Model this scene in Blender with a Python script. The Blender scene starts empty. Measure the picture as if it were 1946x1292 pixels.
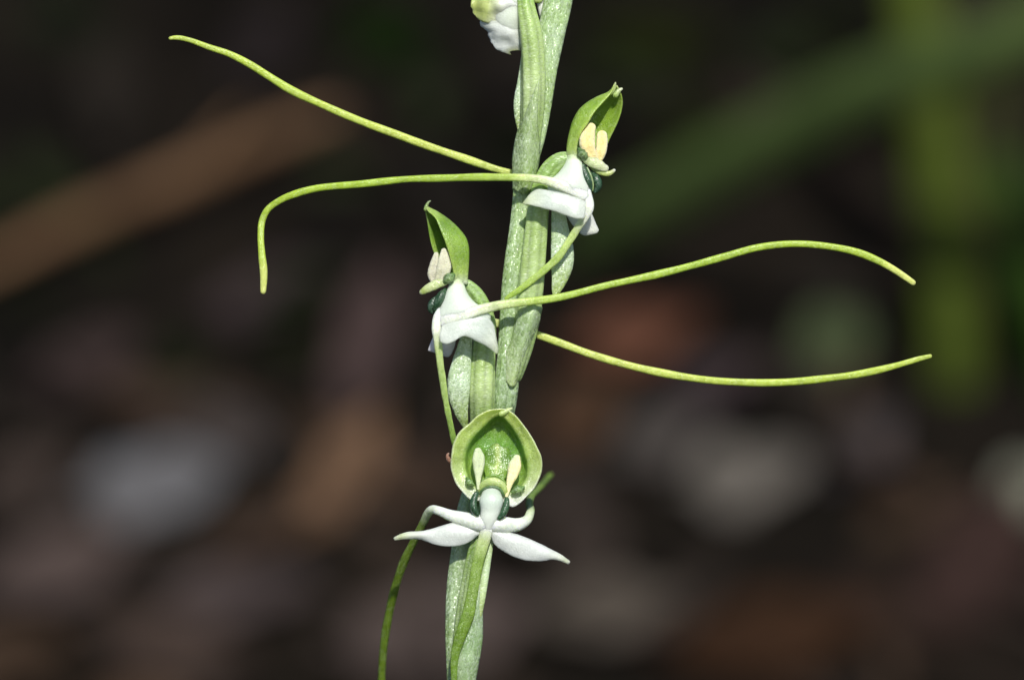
import bpy, math, random
import numpy as np
from mathutils import Vector, Matrix, noise

# ------------------------------------------------------------------ camera, light, exposure
scene = bpy.context.scene
PITCH = math.radians(15.0)
CAM_H = 0.428                      # camera height over the flat ground, metres
D = 0.300                          # distance to the plane of focus
FRAME_W = 0.0584                   # width of the picture at that plane (a macro shot: under 6 cm)
S = FRAME_W / 1946.0               # one photo pixel at the plane of focus, metres
CAM = Vector((0, 0, CAM_H))
FWD = Vector((0, math.cos(PITCH), -math.sin(PITCH)))
UP = Vector((0, math.sin(PITCH), math.cos(PITCH)))
RIGHT = Vector((1, 0, 0))

cam_data = bpy.data.cameras.new('camera')
cam_data.sensor_width = 36.0
cam_data.lens = 36.0 * D / FRAME_W
cam_data.clip_start = 0.01
cam_data.clip_end = 400.0
cam_data.dof.use_dof = True
cam_data.dof.focus_distance = D - 14 * S
cam_data.dof.aperture_fstop = cam_data.lens / 6.2     # 6.2 mm entrance pupil
cam = bpy.data.objects.new('camera', cam_data)
scene.collection.objects.link(cam)
cam.location = CAM
cam.rotation_euler = (math.pi / 2 - PITCH, 0, 0)
scene.camera = cam

SUN_ELEV = math.radians(51.0)
SUN_AZ = math.radians(9.0)         # to the right of straight behind the camera
world = bpy.data.worlds.new('World')
scene.world = world
world.use_nodes = True
wn = world.node_tree
wn.nodes.clear()
sky = wn.nodes.new('ShaderNodeTexSky')
sky.sky_type = 'NISHITA'
sky.sun_disc = False
sky.sun_elevation = SUN_ELEV
sky.sun_rotation = math.pi - SUN_AZ
bg = wn.nodes.new('ShaderNodeBackground')
bg.inputs['Strength'].default_value = 0.10
wo = wn.nodes.new('ShaderNodeOutputWorld')
wn.links.new(sky.outputs[0], bg.inputs[0])
wn.links.new(bg.outputs[0], wo.inputs[0])

sun_dir = Vector((math.sin(SUN_AZ) * math.cos(SUN_ELEV), -math.cos(SUN_AZ) * math.cos(SUN_ELEV), math.sin(SUN_ELEV)))
sd = bpy.data.lights.new('sun', 'SUN')
sd.energy = 4.3
sd.angle = math.radians(1.2)
sd.color = (1.0, 0.985, 0.93)
sun = bpy.data.objects.new('sun', sd)
scene.collection.objects.link(sun)
sun.rotation_euler = sun_dir.to_track_quat('Z', 'Y').to_euler()
sun.location = (0.5, -1.5, 3)

vs = scene.view_settings
vs.view_transform = 'Standard'
vs.look = 'None'
vs.gamma = 1.0
vs.exposure = 0.0
vs.use_curve_mapping = False

# ------------------------------------------------------------------ helpers
rng = random.Random(7)
COL = scene.collection


def lin(c):
    """0-255 display colour to linear reflectance."""
    out = []
    for v in c:
        v = v / 255.0
        out.append(v / 12.92 if v <= 0.04045 else ((v + 0.055) / 1.055) ** 2.4)
    return np.array(out)


def W(p):
    """photo pixel + depth (in pixels, positive towards the camera) -> world metres"""
    p = np.asarray(p, float)
    z = D - p[..., 2] * S
    x = (p[..., 0] - 973.0) * S * z / D
    y = (646.0 - p[..., 1]) * S * z / D
    f = np.array(FWD); u = np.array(UP); r = np.array(RIGHT)
    return np.array(CAM) + z[..., None] * f + x[..., None] * r + y[..., None] * u


def ray(px, py):
    return (FWD + RIGHT * ((px - 973.0) * S / D) + UP * ((646.0 - py) * S / D))


def spline(pts, n, cols=None):
    """Catmull-Rom through rows of pts (any number of columns), resampled evenly by the arc of the first three"""
    P = np.asarray(pts, float)
    k = len(P)
    if k == 2:
        t = np.linspace(0, 1, n)[:, None]
        return P[0] * (1 - t) + P[1] * t
    d = np.sqrt(np.maximum(np.linalg.norm(np.diff(P[:, :3], axis=0), axis=1), 1e-6))
    u = np.concatenate([[0], np.cumsum(d)])
    m = np.zeros_like(P)
    for i in range(1, k - 1):
        h0, h1 = u[i] - u[i - 1], u[i + 1] - u[i]
        m[i] = ((P[i] - P[i - 1]) / h0 * h1 + (P[i + 1] - P[i]) / h1 * h0) / (h0 + h1)
    m[0] = 1.5 * (P[1] - P[0]) / (u[1] - u[0]) - 0.5 * m[1]
    m[-1] = 1.5 * (P[-1] - P[-2]) / (u[-1] - u[-2]) - 0.5 * m[-2]
    tt = np.linspace(0, u[-1], max(12 * k, 3 * n))
    seg = np.clip(np.searchsorted(u, tt, side='right') - 1, 0, k - 2)
    h = (u[seg + 1] - u[seg])[:, None]
    s = ((tt - u[seg]) / (u[seg + 1] - u[seg]))[:, None]
    Q = ((2 * s**3 - 3 * s**2 + 1) * P[seg] + (s**3 - 2 * s**2 + s) * h * m[seg]
         + (-2 * s**3 + 3 * s**2) * P[seg + 1] + (s**3 - s**2) * h * m[seg + 1])
    arc = np.concatenate([[0], np.cumsum(np.linalg.norm(np.diff(Q[:, :3], axis=0), axis=1))])
    ta = np.linspace(0, arc[-1], n)
    return np.stack([np.interp(ta, arc, Q[:, j]) for j in range(Q.shape[1])], axis=1)


def stops(t, st):
    """colour stops [(t,(r,g,b) display)] -> linear colours for array t"""
    ts = [a for a, _ in st]
    cs = np.array([lin(c) for _, c in st])
    t = np.asarray(t, float)
    return np.stack([np.interp(t, ts, cs[:, j]) for j in range(3)], axis=-1)


WORLD_LOC = {}


def make_obj(name, verts, faces, mat, parent=None, colors=None, smooth=True):
    v = np.asarray(verts, float)
    c = (v.min(axis=0) + v.max(axis=0)) / 2
    me = bpy.data.meshes.new(name)
    me.from_pydata([tuple(p) for p in (v - c)], [], faces)
    if colors is not None:
        a = me.attributes.new('Col', 'FLOAT_COLOR', 'POINT')
        rgba = np.ones((len(v), 4)); rgba[:, :3] = np.clip(colors, 0, 1)
        a.data.foreach_set('color', rgba.astype(np.float32).ravel())
    me.materials.append(mat)
    if smooth:
        me.shade_smooth()
    o = bpy.data.objects.new(name, me)
    COL.objects.link(o)
    put(o, c, parent)
    return o


def put(o, c, parent):
    c = np.asarray(c, float)
    if parent is not None:
        o.parent = parent
        o.location = tuple(c - WORLD_LOC[parent.name])
    else:
        o.location = tuple(c)
    WORLD_LOC[o.name] = c


def empty(name, loc, label, cat, group=None):
    o = bpy.data.objects.new(name, None)
    o.empty_display_size = 0.01
    COL.objects.link(o)
    o.location = loc
    WORLD_LOC[o.name] = np.array(loc, float)
    o['label'] = label
    o['category'] = cat
    if group:
        o['group'] = group
    return o


def grid_faces(n, m, closed, off=0, flip=False):
    f = []
    for i in range(n - 1):
        for j in range(m if closed else m - 1):
            a = off + i * m + j
            b = off + i * m + (j + 1) % m
            c = off + (i + 1) * m + (j + 1) % m
            d = off + (i + 1) * m + j
            f.append((a, d, c, b) if flip else (a, b, c, d))
    return f


def tube_data(pts, flat=1.0, n=40, m=16, ridge=0.0, nridge=6, twist=0.0, wob=0.0, seed=0, cap=1.0, lump=0.0, groove=0.0):
    """pts rows: px, py, depth, half-width (all in photo pixels); elliptical section, rounded ends"""
    Q = spline(pts, n)
    P, R = Q[:, :3].copy(), np.maximum(Q[:, 3].copy(), 0.3)
    rs = np.random.RandomState(seed)
    if wob:
        t = np.linspace(0, 1, n)
        for k in range(4):
            P[:, :2] += wob * rs.uniform(-1, 1, 2) * np.sin(t[:, None] * (7 + 9 * k) + rs.uniform(0, 6)) / (k + 1)
            R *= 1 + 0.03 * np.sin(t * (15 + 14 * k) + rs.uniform(0, 6))
            P[:, 2] += 1.5 * wob * rs.uniform(-1, 1) * np.sin(t * (9 + 11 * k) + rs.uniform(0, 6)) / (k + 1)
    T = np.gradient(P, axis=0)
    T /= np.linalg.norm(T, axis=1)[:, None] + 1e-9
    if cap > 0:                                   # hemispherical ends
        r0, r1 = R[0], R[-1]
        ks = [0.97, 0.8, 0.5]
        hs = [math.sqrt(1 - k * k) for k in (0.25, 0.6, 0.87)]
        add0 = [(P[0] - T[0] * r0 * cap * e, r0 * q) for e, q in ((0.97, 0.22), (0.8, 0.6), (0.45, 0.88))]
        add1 = [(P[-1] + T[-1] * r1 * cap * e, r1 * q) for e, q in ((0.45, 0.88), (0.8, 0.6), (0.97, 0.22))]
        P = np.vstack([[a for a, _ in add0], P, [a for a, _ in add1]])
        R = np.concatenate([[b for _, b in add0], R, [b for _, b in add1]])
        T = np.vstack([[T[0]] * 3, T, [T[-1]] * 3])
        n += 6
    cam_ax = np.array([0, 0, 1.0])
    A = np.cross(T, cam_ax)
    # parallel transport where the path runs along the view axis
    for i in range(n):
        l = np.linalg.norm(A[i])
        if l < 0.25 and i > 0:
            a = A[i - 1] - T[i] * np.dot(A[i - 1], T[i])
            A[i] = a / (np.linalg.norm(a) + 1e-9)
        else:
            A[i] /= l + 1e-9
        if i > 0 and np.dot(A[i], A[i - 1]) < 0:
            A[i] = -A[i]
    B = np.cross(A, T)
    th = np.linspace(0, 2 * math.pi, m, endpoint=False)
    tt = np.linspace(0, 1, n)
    TH = th[None, :] + twist * tt[:, None]
    rad = 1 + ridge * np.abs(np.cos(TH * nridge / 2)) - ridge * 0.5
    if groove:
        rad = rad * (1 - groove * np.exp(-((th - math.pi / 2) / 0.38) ** 2))[None, :]
    ca, sa = np.cos(th), np.sin(th)
    V = (P[:, None, :] + (R[:, None] * rad * ca)[..., None] * A[:, None, :]
         + (R[:, None] * rad * sa * flat)[..., None] * B[:, None, :])
    if lump:
        for i in range(n):
            for j in range(m):
                q = V[i, j]
                V[i, j] += lump * R[i] * 0.5 * np.array(noise.noise_vector(Vector(q / (R.max() * 0.45)) + Vector((seed, 0, 0))))
    F = grid_faces(n, m, True)
    F.append(tuple(range(m - 1, -1, -1)))
    F.append(tuple((n - 1) * m + j for j in range(m)))
    t2 = np.repeat(tt[:, None], m, 1)
    th2 = np.repeat(th[None, :], n, 0)
    return V, F, t2, th2


def tube(name, pts, col, mat, parent, **kw):
    V, F, t2, th2 = tube_data(pts, **kw)
    c = col(t2, th2) if callable(col) else stops(t2, col)
    return make_obj(name, W(V.reshape(-1, 3)), F, mat, parent, c.reshape(-1, 3))


def loft(name, curves, col, mat, parent, n=36, m=14, thick=3.0, edge=0.45, wavy=0.0, seed=0, bulge=0.0):
    """thin shell spanned by curves (rows px, py, depth), smooth across them, with real thickness"""
    C = [spline(c, n) for c in curves]
    A = np.stack(C, axis=1)                       # n, k, 3
    if A.shape[1] == 2:                           # add a mid curve, lifted to the viewer
        wdt = np.linalg.norm(A[:, 1] - A[:, 0], axis=1)
        mid = (A[:, 0] + A[:, 1]) / 2
        mid[:, 2] += bulge * wdt
        A = np.stack([A[:, 0], mid, A[:, 1]], axis=1)
    G = np.zeros((n, m, 3))
    for i in range(n):
        row = A[i]
        if np.linalg.norm(row.max(0) - row.min(0)) < 0.5:
            G[i] = row.mean(0) + np.linspace(-0.3, 0.3, m)[:, None] * np.array([1, 0, 0])
        else:
            G[i] = spline(row, m)
    if wavy:
        for i in range(n):
            for j in range(m):
                G[i, j, 2] += wavy * noise.noise(Vector(G[i, j] / 22.0) + Vector((seed * 3.7, 0, 0)))
                e = abs(2 * j / (m - 1) - 1)
                G[i, j, :2] += 0.35 * wavy * e**3 * np.array(noise.noise_vector(Vector(G[i, j] / 9.0) + Vector((seed * 1.7, 0, 0))))[:2]
    du = np.gradient(G, axis=0)
    dv = np.gradient(G, axis=1)
    N = np.cross(du, dv)
    N /= np.linalg.norm(N, axis=2)[..., None] + 1e-9
    s = np.linspace(0, 1, m)
    t = np.linspace(0, 1, n)
    prof = edge + (1 - edge) * np.sqrt(np.clip(np.sin(np.pi * s), 0, 1))[None, :] * np.clip(np.minimum(t, 1 - t) * 8, 0.4, 1)[:, None]
    off = N * (thick * 0.5 * prof)[..., None]
    top, bot = G + off, G - off
    V = np.concatenate([top.reshape(-1, 3), bot.reshape(-1, 3)])
    F = grid_faces(n, m, False) + grid_faces(n, m, False, n * m, True)
    K = n * m
    for i in range(n - 1):
        a, d = i * m, (i + 1) * m
        F.append((a, d, K + d, K + a))
        a, d = i * m + m - 1, (i + 1) * m + m - 1
        F.append((d, a, K + a, K + d))
    for j in range(m - 1):
        F.append((j + 1, j, K + j, K + j + 1))
        a = (n - 1) * m + j
        F.append((a, a + 1, K + a + 1, K + a))
    t2 = np.repeat(t[:, None], m, 1)
    s2 = np.repeat(s[None, :], n, 0)
    c = col(t2, s2) if callable(col) else stops(t2, col)
    c = c.reshape(-1, 3)
    return make_obj(name, W(V), F, mat, parent, np.concatenate([c, c]))


# ------------------------------------------------------------------ materials
def nodes_of(name):
    m = bpy.data.materials.new(name)
    m.use_nodes = True
    nt = m.node_tree
    nt.nodes.clear()
    out = nt.nodes.new('ShaderNodeOutputMaterial')
    b = nt.nodes.new('ShaderNodeBsdfPrincipled')
    nt.links.new(b.outputs[0], out.inputs[0])
    return m, nt, b


def mathn(nt, op, a, b=None):
    nd = nt.nodes.new('ShaderNodeMath')
    nd.operation = op
    for i, v in enumerate((a, b)):
        if v is None:
            continue
        if isinstance(v, (int, float)):
            nd.inputs[i].default_value = v
        else:
            nt.links.new(v, nd.inputs[i])
    return nd.outputs[0]


def tissue(name, cell=8000.0, bump=0.5, rough=0.42, spec=0.5, sss=0.5, sss_scale=0.00035, mottle=0.25,
           mottle_scale=900.0, tint=None, tint_amt=0.0, glitter=0.0, stretch=(1, 1, 1), coat=0.0, radius=(0.9, 1.0, 0.6), facet=0.0):
    """living plant tissue: colour from the mesh, fine mottling, domed surface cells that catch the light"""
    m, nt, b = nodes_of(name)
    tc = nt.nodes.new('ShaderNodeTexCoord')
    at = nt.nodes.new('ShaderNodeAttribute')
    at.attribute_name = 'Col'
    ns = nt.nodes.new('ShaderNodeTexNoise')
    ns.inputs['Scale'].default_value = mottle_scale
    ns.inputs['Detail'].default_value = 4
    nt.links.new(tc.outputs['Object'], ns.inputs['Vector'])
    hsv = nt.nodes.new('ShaderNodeHueSaturation')
    val = nt.nodes.new('ShaderNodeMapRange')
    val.inputs['From Min'].default_value = 0.3
    val.inputs['From Max'].default_value = 0.7
    val.inputs['To Min'].default_value = 1 - mottle
    val.inputs['To Max'].default_value = 1 + mottle * 0.6
    nt.links.new(ns.outputs['Fac'], val.inputs['Value'])
    nt.links.new(val.outputs[0], hsv.inputs['Value'])
    nt.links.new(at.outputs['Color'], hsv.inputs['Color'])
    base = hsv.outputs[0]
    mp = nt.nodes.new('ShaderNodeMapping')
    mp.inputs['Scale'].default_value = stretch
    nt.links.new(tc.outputs['Object'], mp.inputs['Vector'])
    vo = nt.nodes.new('ShaderNodeTexVoronoi')
    vo.inputs['Scale'].default_value = cell
    vo.inputs['Randomness'].default_value = 1.0
    nt.links.new(mp.outputs[0], vo.inputs['Vector'])
    if tint is not None:
        n2 = nt.nodes.new('ShaderNodeTexNoise')
        n2.inputs['Scale'].default_value = mottle_scale * 0.45
        n2.inputs['Detail'].default_value = 5
        nt.links.new(tc.outputs['Object'], n2.inputs['Vector'])
        r = nt.nodes.new('ShaderNodeMapRange')
        r.inputs['From Min'].default_value = 0.4
        r.inputs['From Max'].default_value = 0.65
        r.inputs['To Max'].default_value = tint_amt
        nt.links.new(n2.outputs['Fac'], r.inputs['Value'])
        mx = nt.nodes.new('ShaderNodeMix')
        mx.data_type = 'RGBA'
        nt.links.new(r.outputs[0], mx.inputs['Factor'])
        nt.links.new(base, mx.inputs['A'])
        mx.inputs['B'].default_value = (*lin(tint), 1)
        base = mx.outputs['Result']
    if glitter:
        # cell to cell differences: waxy pale cells between greener ones
        sep = nt.nodes.new('ShaderNodeSeparateColor')
        nt.links.new(vo.outputs['Color'], sep.inputs[0])
        gr = nt.nodes.new('ShaderNodeMapRange')
        gr.inputs['From Min'].default_value = 0.45
        gr.inputs['From Max'].default_value = 1.0
        gr.inputs['To Max'].default_value = glitter
        nt.links.new(sep.outputs[0], gr.inputs['Value'])
        mx = nt.nodes.new('ShaderNodeMix')
        mx.data_type = 'RGBA'
        nt.links.new(gr.outputs[0], mx.inputs['Factor'])
        nt.links.new(base, mx.inputs['A'])
        mx.inputs['B'].default_value = (0.78, 0.84, 0.74, 1)
        base = mx.outputs['Result']
    nt.links.new(base, b.inputs['Base Color'])
    h = mathn(nt, 'SUBTRACT', 1.0, vo.outputs['Distance'])
    bp = nt.nodes.new('ShaderNodeBump')
    bp.inputs['Strength'].default_value = bump
    bp.inputs['Distance'].default_value = 0.55 / cell
    nt.links.new(h, bp.inputs['Height'])
    nrm = bp.outputs[0]
    if facet:
        # every cell faces its own slightly different way, so single cells flash
        sub = nt.nodes.new('ShaderNodeVectorMath'); sub.operation = 'SUBTRACT'
        sub.inputs[1].default_value = (0.5, 0.5, 0.5)
        nt.links.new(vo.outputs['Color'], sub.inputs[0])
        scl = nt.nodes.new('ShaderNodeVectorMath'); scl.operation = 'SCALE'
        scl.inputs['Scale'].default_value = facet
        nt.links.new(sub.outputs[0], scl.inputs[0])
        add = nt.nodes.new('ShaderNodeVectorMath'); add.operation = 'ADD'
        nt.links.new(nrm, add.inputs[0]); nt.links.new(scl.outputs[0], add.inputs[1])
        nz = nt.nodes.new('ShaderNodeVectorMath'); nz.operation = 'NORMALIZE'
        nt.links.new(add.outputs[0], nz.inputs[0])
        nrm = nz.outputs[0]
    nt.links.new(nrm, b.inputs['Normal'])
    b.inputs['Roughness'].default_value = rough
    b.inputs['Specular IOR Level'].default_value = spec
    b.inputs['Subsurface Weight'].default_value = sss
    b.inputs['Subsurface Scale'].default_value = sss_scale
    b.inputs['Subsurface Radius'].default_value = radius
    b.inputs['Coat Weight'].default_value = coat
    b.inputs['Coat Roughness'].default_value = 0.25
    return m


WAX = (196, 216, 182)
M_STEM = tissue('stem_skin', cell=10500, bump=0.5, rough=0.30, spec=0.7, sss=0.5, mottle=0.18, tint=WAX, tint_amt=0.35, glitter=0.30, facet=0.5, stretch=(1.0, 1.0, 0.6))
M_BRACT = tissue('bract_skin', cell=11000, bump=0.45, rough=0.32, spec=0.65, sss=0.5, mottle=0.18, tint=(196, 212, 180), tint_amt=0.35, glitter=0.26, facet=0.4, stretch=(1.0, 1.0, 0.6))
M_OVARY = tissue('ovary_skin', cell=11000, bump=0.35, rough=0.36, spec=0.55, sss=0.45, mottle=0.14, mottle_scale=700, tint=(204, 216, 172), tint_amt=0.3, glitter=0.2, stretch=(0.45, 1, 1.5), facet=0.3)
M_SPUR = tissue('spur_skin', cell=9400, bump=0.5, rough=0.30, spec=0.75, sss=0.4, mottle=0.18, tint=(206, 220, 200), tint_amt=0.45, glitter=0.4, facet=0.5)
M_PETAL = tissue('white_petal_skin', cell=9500, bump=0.2, rough=0.36, spec=0.5, sss=0.8, sss_scale=0.0004, mottle=0.06, mottle_scale=700, radius=(1.0, 1.0, 1.0), facet=0.12, coat=0.25)
M_FIL = tissue('filament_skin', cell=10500, bump=0.35, rough=0.38, spec=0.5, sss=0.75, sss_scale=0.0005, mottle=0.16, mottle_scale=1500, glitter=0.08, facet=0.3)
M_HOOD = tissue('hood_skin', cell=9800, bump=0.4, rough=0.32, spec=0.6, sss=0.6, sss_scale=0.0006, mottle=0.20, mottle_scale=1000, tint=(170, 192, 96), tint_amt=0.3, glitter=0.08, facet=0.24)
M_POLLEN = tissue('pollen_sac_skin', cell=12000, bump=0.7, rough=0.7, spec=0.25, sss=0.4, mottle=0.12, mottle_scale=3000, glitter=0.14, facet=0.3)
M_STIGMA = tissue('stigma_skin', cell=12000, bump=0.45, rough=0.28, spec=0.6, sss=0.2, mottle=0.35, mottle_scale=2500, glitter=0.06, facet=0.3)
M_GRAIN = tissue('auricle_skin', cell=11000, bump=0.7, rough=0.3, spec=0.6, sss=0.3, mottle=0.5, mottle_scale=3000, tint=(150, 176, 100), tint_amt=0.5, glitter=0.12, facet=0.45)

# ------------------------------------------------------------------ terrain
BANK_Y, BANK_TOP = 0.45, 2.6
BANK_SLOPE = math.tan(math.radians(25))


def ground_h(x, y):
    b = 0.0
    if y > BANK_Y:
        e = min(y, BANK_TOP) - BANK_Y
        b = BANK_SLOPE * e - 0.02 * (1 - math.exp(-e / 0.05))
        if y > BANK_TOP:
            b += 0.12 * (1 - math.exp(-(y - BANK_TOP) / 0.9))
    far = 1.0 / (1.0 + (x * x + y * y) / 60.0)
    b += 0.012 * noise.noise(Vector((x * 7, y * 7, 1.3))) + 0.006 * noise.noise(Vector((x * 21, y * 21, 4.1)))
    b += 0.05 * noise.noise(Vector((x * 0.9, y * 0.9, 9.0))) * min(1, max(0, (abs(x) + abs(y - 0.9) - 0.6)))
    return b


def ground_hit(px, py, lift=0.0):
    r = ray(px, py)
    z = 0.35
    while z < 6:
        p = CAM + r * z
        if p.z <= ground_h(p.x, p.y) + lift:
            break
        z += 0.004
    return CAM + r * z, z


def ground_normal(x, y, e=0.02):
    return Vector((ground_h(x - e, y) - ground_h(x + e, y), ground_h(x, y - e) - ground_h(x, y + e), 2 * e)).normalized()


def soil_material():
    m, nt, b = nodes_of('forest_soil')
    tc = nt.nodes.new('ShaderNodeTexCoord')
    n1 = nt.nodes.new('ShaderNodeTexNoise'); n1.inputs['Scale'].default_value = 22; n1.inputs['Detail'].default_value = 6
    n2 = nt.nodes.new('ShaderNodeTexNoise'); n2.inputs['Scale'].default_value = 260; n2.inputs['Detail'].default_value = 8
    for q in (n1, n2):
        nt.links.new(tc.outputs['Object'], q.inputs['Vector'])
    cr = nt.nodes.new('ShaderNodeValToRGB')
    e = cr.color_ramp.elements
    e[0].position = 0.32; e[0].color = (*lin((13, 12, 10)), 1)
    e[1].position = 0.72; e[1].color = (*lin((30, 25, 20)), 1)
    nt.links.new(n1.outputs['Fac'], cr.inputs[0])
    nt.links.new(cr.outputs[0], b.inputs['Base Color'])
    bp = nt.nodes.new('ShaderNodeBump')
    bp.inputs['Strength'].default_value = 1
    bp.inputs['Distance'].default_value = 0.004
    nt.links.new(n2.outputs['Fac'], bp.inputs['Height'])
    nt.links.new(bp.outputs[0], b.inputs['Normal'])
    b.inputs['Roughness'].default_value = 0.95
    b.inputs['Specular IOR Level'].default_value = 0.03
    return m


def build_ground():
    def axis(c, half, near, n):
        u = np.linspace(-1, 1, n)
        k = 6.2
        return c + half * np.sinh(k * u) / math.sinh(k)
    xs = axis(0.0, 120, 0.5, 150)
    ys = axis(0.9, 120, 0.5, 150)
    V = [(x, y, ground_h(x, y)) for y in ys for x in xs]
    F = grid_faces(len(ys), len(xs), False)
    me = bpy.data.meshes.new('ground')
    me.from_pydata(V, [], F)
    me.materials.append(soil_material())
    me.shade_smooth()
    o = bpy.data.objects.new('ground', me)
    COL.objects.link(o)
    o['kind'] = 'structure'
    o['label'] = 'dark forest floor rising as a bank behind the orchid'
    return o


build_ground()


# ------------------------------------------------------------------ leaf litter and things on the forest floor
def dry_leaf_material(name, rgb, var=0.3, rough=0.9, spec=0.06):
    m, nt, b = nodes_of(name)
    tc = nt.nodes.new('ShaderNodeTexCoord')
    n1 = nt.nodes.new('ShaderNodeTexNoise'); n1.inputs['Scale'].default_value = 130; n1.inputs['Detail'].default_value = 6
    nt.links.new(tc.outputs['Object'], n1.inputs['Vector'])
    cr = nt.nodes.new('ShaderNodeValToRGB')
    c = lin(rgb) * 0.72
    e = cr.color_ramp.elements
    e[0].position = 0.3; e[0].color = (*(c * (1 - var)), 1)
    e[1].position = 0.72; e[1].color = (*(c * (1 + var)), 1)
    nt.links.new(n1.outputs['Fac'], cr.inputs[0])
    nt.links.new(cr.outputs[0], b.inputs['Base Color'])
    bp = nt.nodes.new('ShaderNodeBump')
    bp.inputs['Strength'].default_value = 0.6
    bp.inputs['Distance'].default_value = 0.0008
    nt.links.new(n1.outputs['Fac'], bp.inputs['Height'])
    nt.links.new(bp.outputs[0], b.inputs['Normal'])
    b.inputs['Roughness'].default_value = rough
    b.inputs['Specular IOR Level'].default_value = spec
    return m


def leaf_grid(L, Wd, curl, fold, seed, nu=13, nv=7, tip=1.6):
    """an ovate leaf blade with folded halves, curled ends and an uneven margin; local metres, x along the midrib"""
    r = random.Random(seed)
    ph = r.uniform(0, 6)
    rows = []
    for i in range(nu):
        t = i / (nu - 1)
        w = Wd * 0.5 * (math.sin(math.pi * min(1, t ** 0.8)) ** 0.75 * (1 - 0.25 * t) + 0.02)
        w *= 1 + 0.16 * math.sin(9 * t + ph) + 0.08 * math.sin(23 * t + ph * 2)
        row = []
        for j in range(nv):
            s = 2 * j / (nv - 1) - 1
            x = (t - 0.5) * L
            y = s * w
            z = fold * abs(s) ** 1.3 * w + curl * L * (2 * t - 1) ** 2 + 0.03 * L * math.sin(7 * t + ph + 3 * s)
            row.append((x, y, z))
        rows.append(row)
    return np.array(rows)


def shell(G, th):
    n, m = G.shape[:2]
    du = np.gradient(G, axis=0); dv = np.gradient(G, axis=1)
    N = np.cross(du, dv); N /= np.linalg.norm(N, axis=2)[..., None] + 1e-12
    V = np.concatenate([(G + N * th / 2).reshape(-1, 3), (G - N * th / 2).reshape(-1, 3)])
    K = n * m
    F = grid_faces(n, m, False) + grid_faces(n, m, False, K, True)
    for i in range(n - 1):
        a, d = i * m, (i + 1) * m
        F.append((a, d, K + d, K + a))
        a, d = a + m - 1, d + m - 1
        F.append((d, a, K + a, K + d))
    for j in range(m - 1):
        F.append((j + 1, j, K + j, K + j + 1))
        a = (n - 1) * m + j
        F.append((a, a + 1, K + a + 1, K + a))
    return V, F


def plain_tube(P, R, m=8):
    P = np.asarray(P, float); R = np.asarray(R, float)
    n = len(P)
    T = np.gradient(P, axis=0); T /= np.linalg.norm(T, axis=1)[:, None] + 1e-12
    ref = np.array([0.3, 0.2, 0.93])
    A = np.cross(T, ref); A /= np.linalg.norm(A, axis=1)[:, None] + 1e-12
    B = np.cross(T, A)
    th = np.linspace(0, 2 * math.pi, m, endpoint=False)
    V = P[:, None] + R[:, None, None] * (np.cos(th)[None, :, None] * A[:, None] + np.sin(th)[None, :, None] * B[:, None])
    F = grid_faces(n, m, True, 0, True)
    F.append(tuple(range(m)))
    F.append(tuple((n - 1) * m + j for j in range(m - 1, -1, -1)))
    return V.reshape(-1, 3), F


def child_local(name, V, F, mat, parent):
    me = bpy.data.meshes.new(name)
    me.from_pydata([tuple(v) for v in V], [], F)
    me.materials.append(mat)
    me.shade_smooth()
    o = bpy.data.objects.new(name, me)
    COL.objects.link(o)
    o.parent = parent
    return o


def basis_on_ground(p, heading, tilt, roll=0.0):
    """rotation of a thing lying on the bank: heading in degrees across the slope, tilt lifts its face to the light"""
    n = ground_normal(p.x, p.y)
    x = Vector((1, 0, 0)); x = (x - n * x.dot(n)).normalized()
    y = n.cross(x)
    base = Matrix((x, y, n)).transposed()
    return base @ Matrix.Rotation(math.radians(tilt), 3, 'X') @ Matrix.Rotation(math.radians(heading), 3, 'Z') @ Matrix.Rotation(math.radians(roll), 3, 'X')


def dead_leaf(px, py, length_px, width_px, heading, tilt, rgb, label, seed, curl=0.08, fold=0.25, lift=0.006, name='dead_leaf', cat='leaf', var=0.25):
    p, z = ground_hit(px, py, lift)
    k = S * z / D
    L, Wd = length_px * k, width_px * k
    o = empty(name, p, label, cat)
    o.rotation_euler = basis_on_ground(p, heading, tilt).to_euler()
    mt = dry_leaf_material(name + '_skin', rgb, var)
    G = leaf_grid(L, Wd, curl, fold, seed)
    V, F = shell(G, 0.0005)
    child_local('blade', V, F, mt, o)
    mid = G[:, G.shape[1] // 2].copy(); mid[:, 2] += 0.0003
    t = np.linspace(0, 1, len(mid))
    V, F = plain_tube(mid, 0.0007 * (1.1 - t), 6)
    child_local('midrib', V, F, mt, o)
    st = np.array([mid[0] + (mid[0] - mid[1]) * q * 1.6 + np.array([0, 0.002 * q, -0.002 * q]) for q in np.linspace(-0.1, 1, 5)])
    V, F = plain_tube(st, np.linspace(0.0009, 0.0007, 5), 6)
    child_local('leaf_stalk', V, F, mt, o)
    return o


dead_leaf(300, 925, 270, 200, 12, 22, (100, 98, 99), 'broad pale grey dead leaf lying on the dark bank', 1, fold=0.12)
dead_leaf(1425, 905, 235, 165, 18, 24, (98, 92, 85), 'light grey curled dead leaf lying under the long green filament', 2, fold=0.12)
dead_leaf(655, 895, 310, 115, 62, 20, (114, 88, 68), 'tan brown narrow dead leaf lying beside the pale grey leaf', 3)
dead_leaf(700, 640, 330, 130, 80, 18, (72, 58, 56), 'mauve brown upright dead leaf above the tan leaf', 4)
dead_leaf(1215, 640, 260, 130, 20, 20, (92, 60, 46), 'reddish brown dead leaf on the bank behind the orchid stem', 5)
dead_leaf(1110, 780, 230, 120, 55, 20, (72, 52, 38), 'dark rust dead leaf beside the light grey curled leaf', 6)
dead_leaf(840, 1200, 380, 210, 15, 20, (78, 67, 63), 'dull mauve grey dead leaf at the foot of the bank behind the drooping filament', 7)
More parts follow.
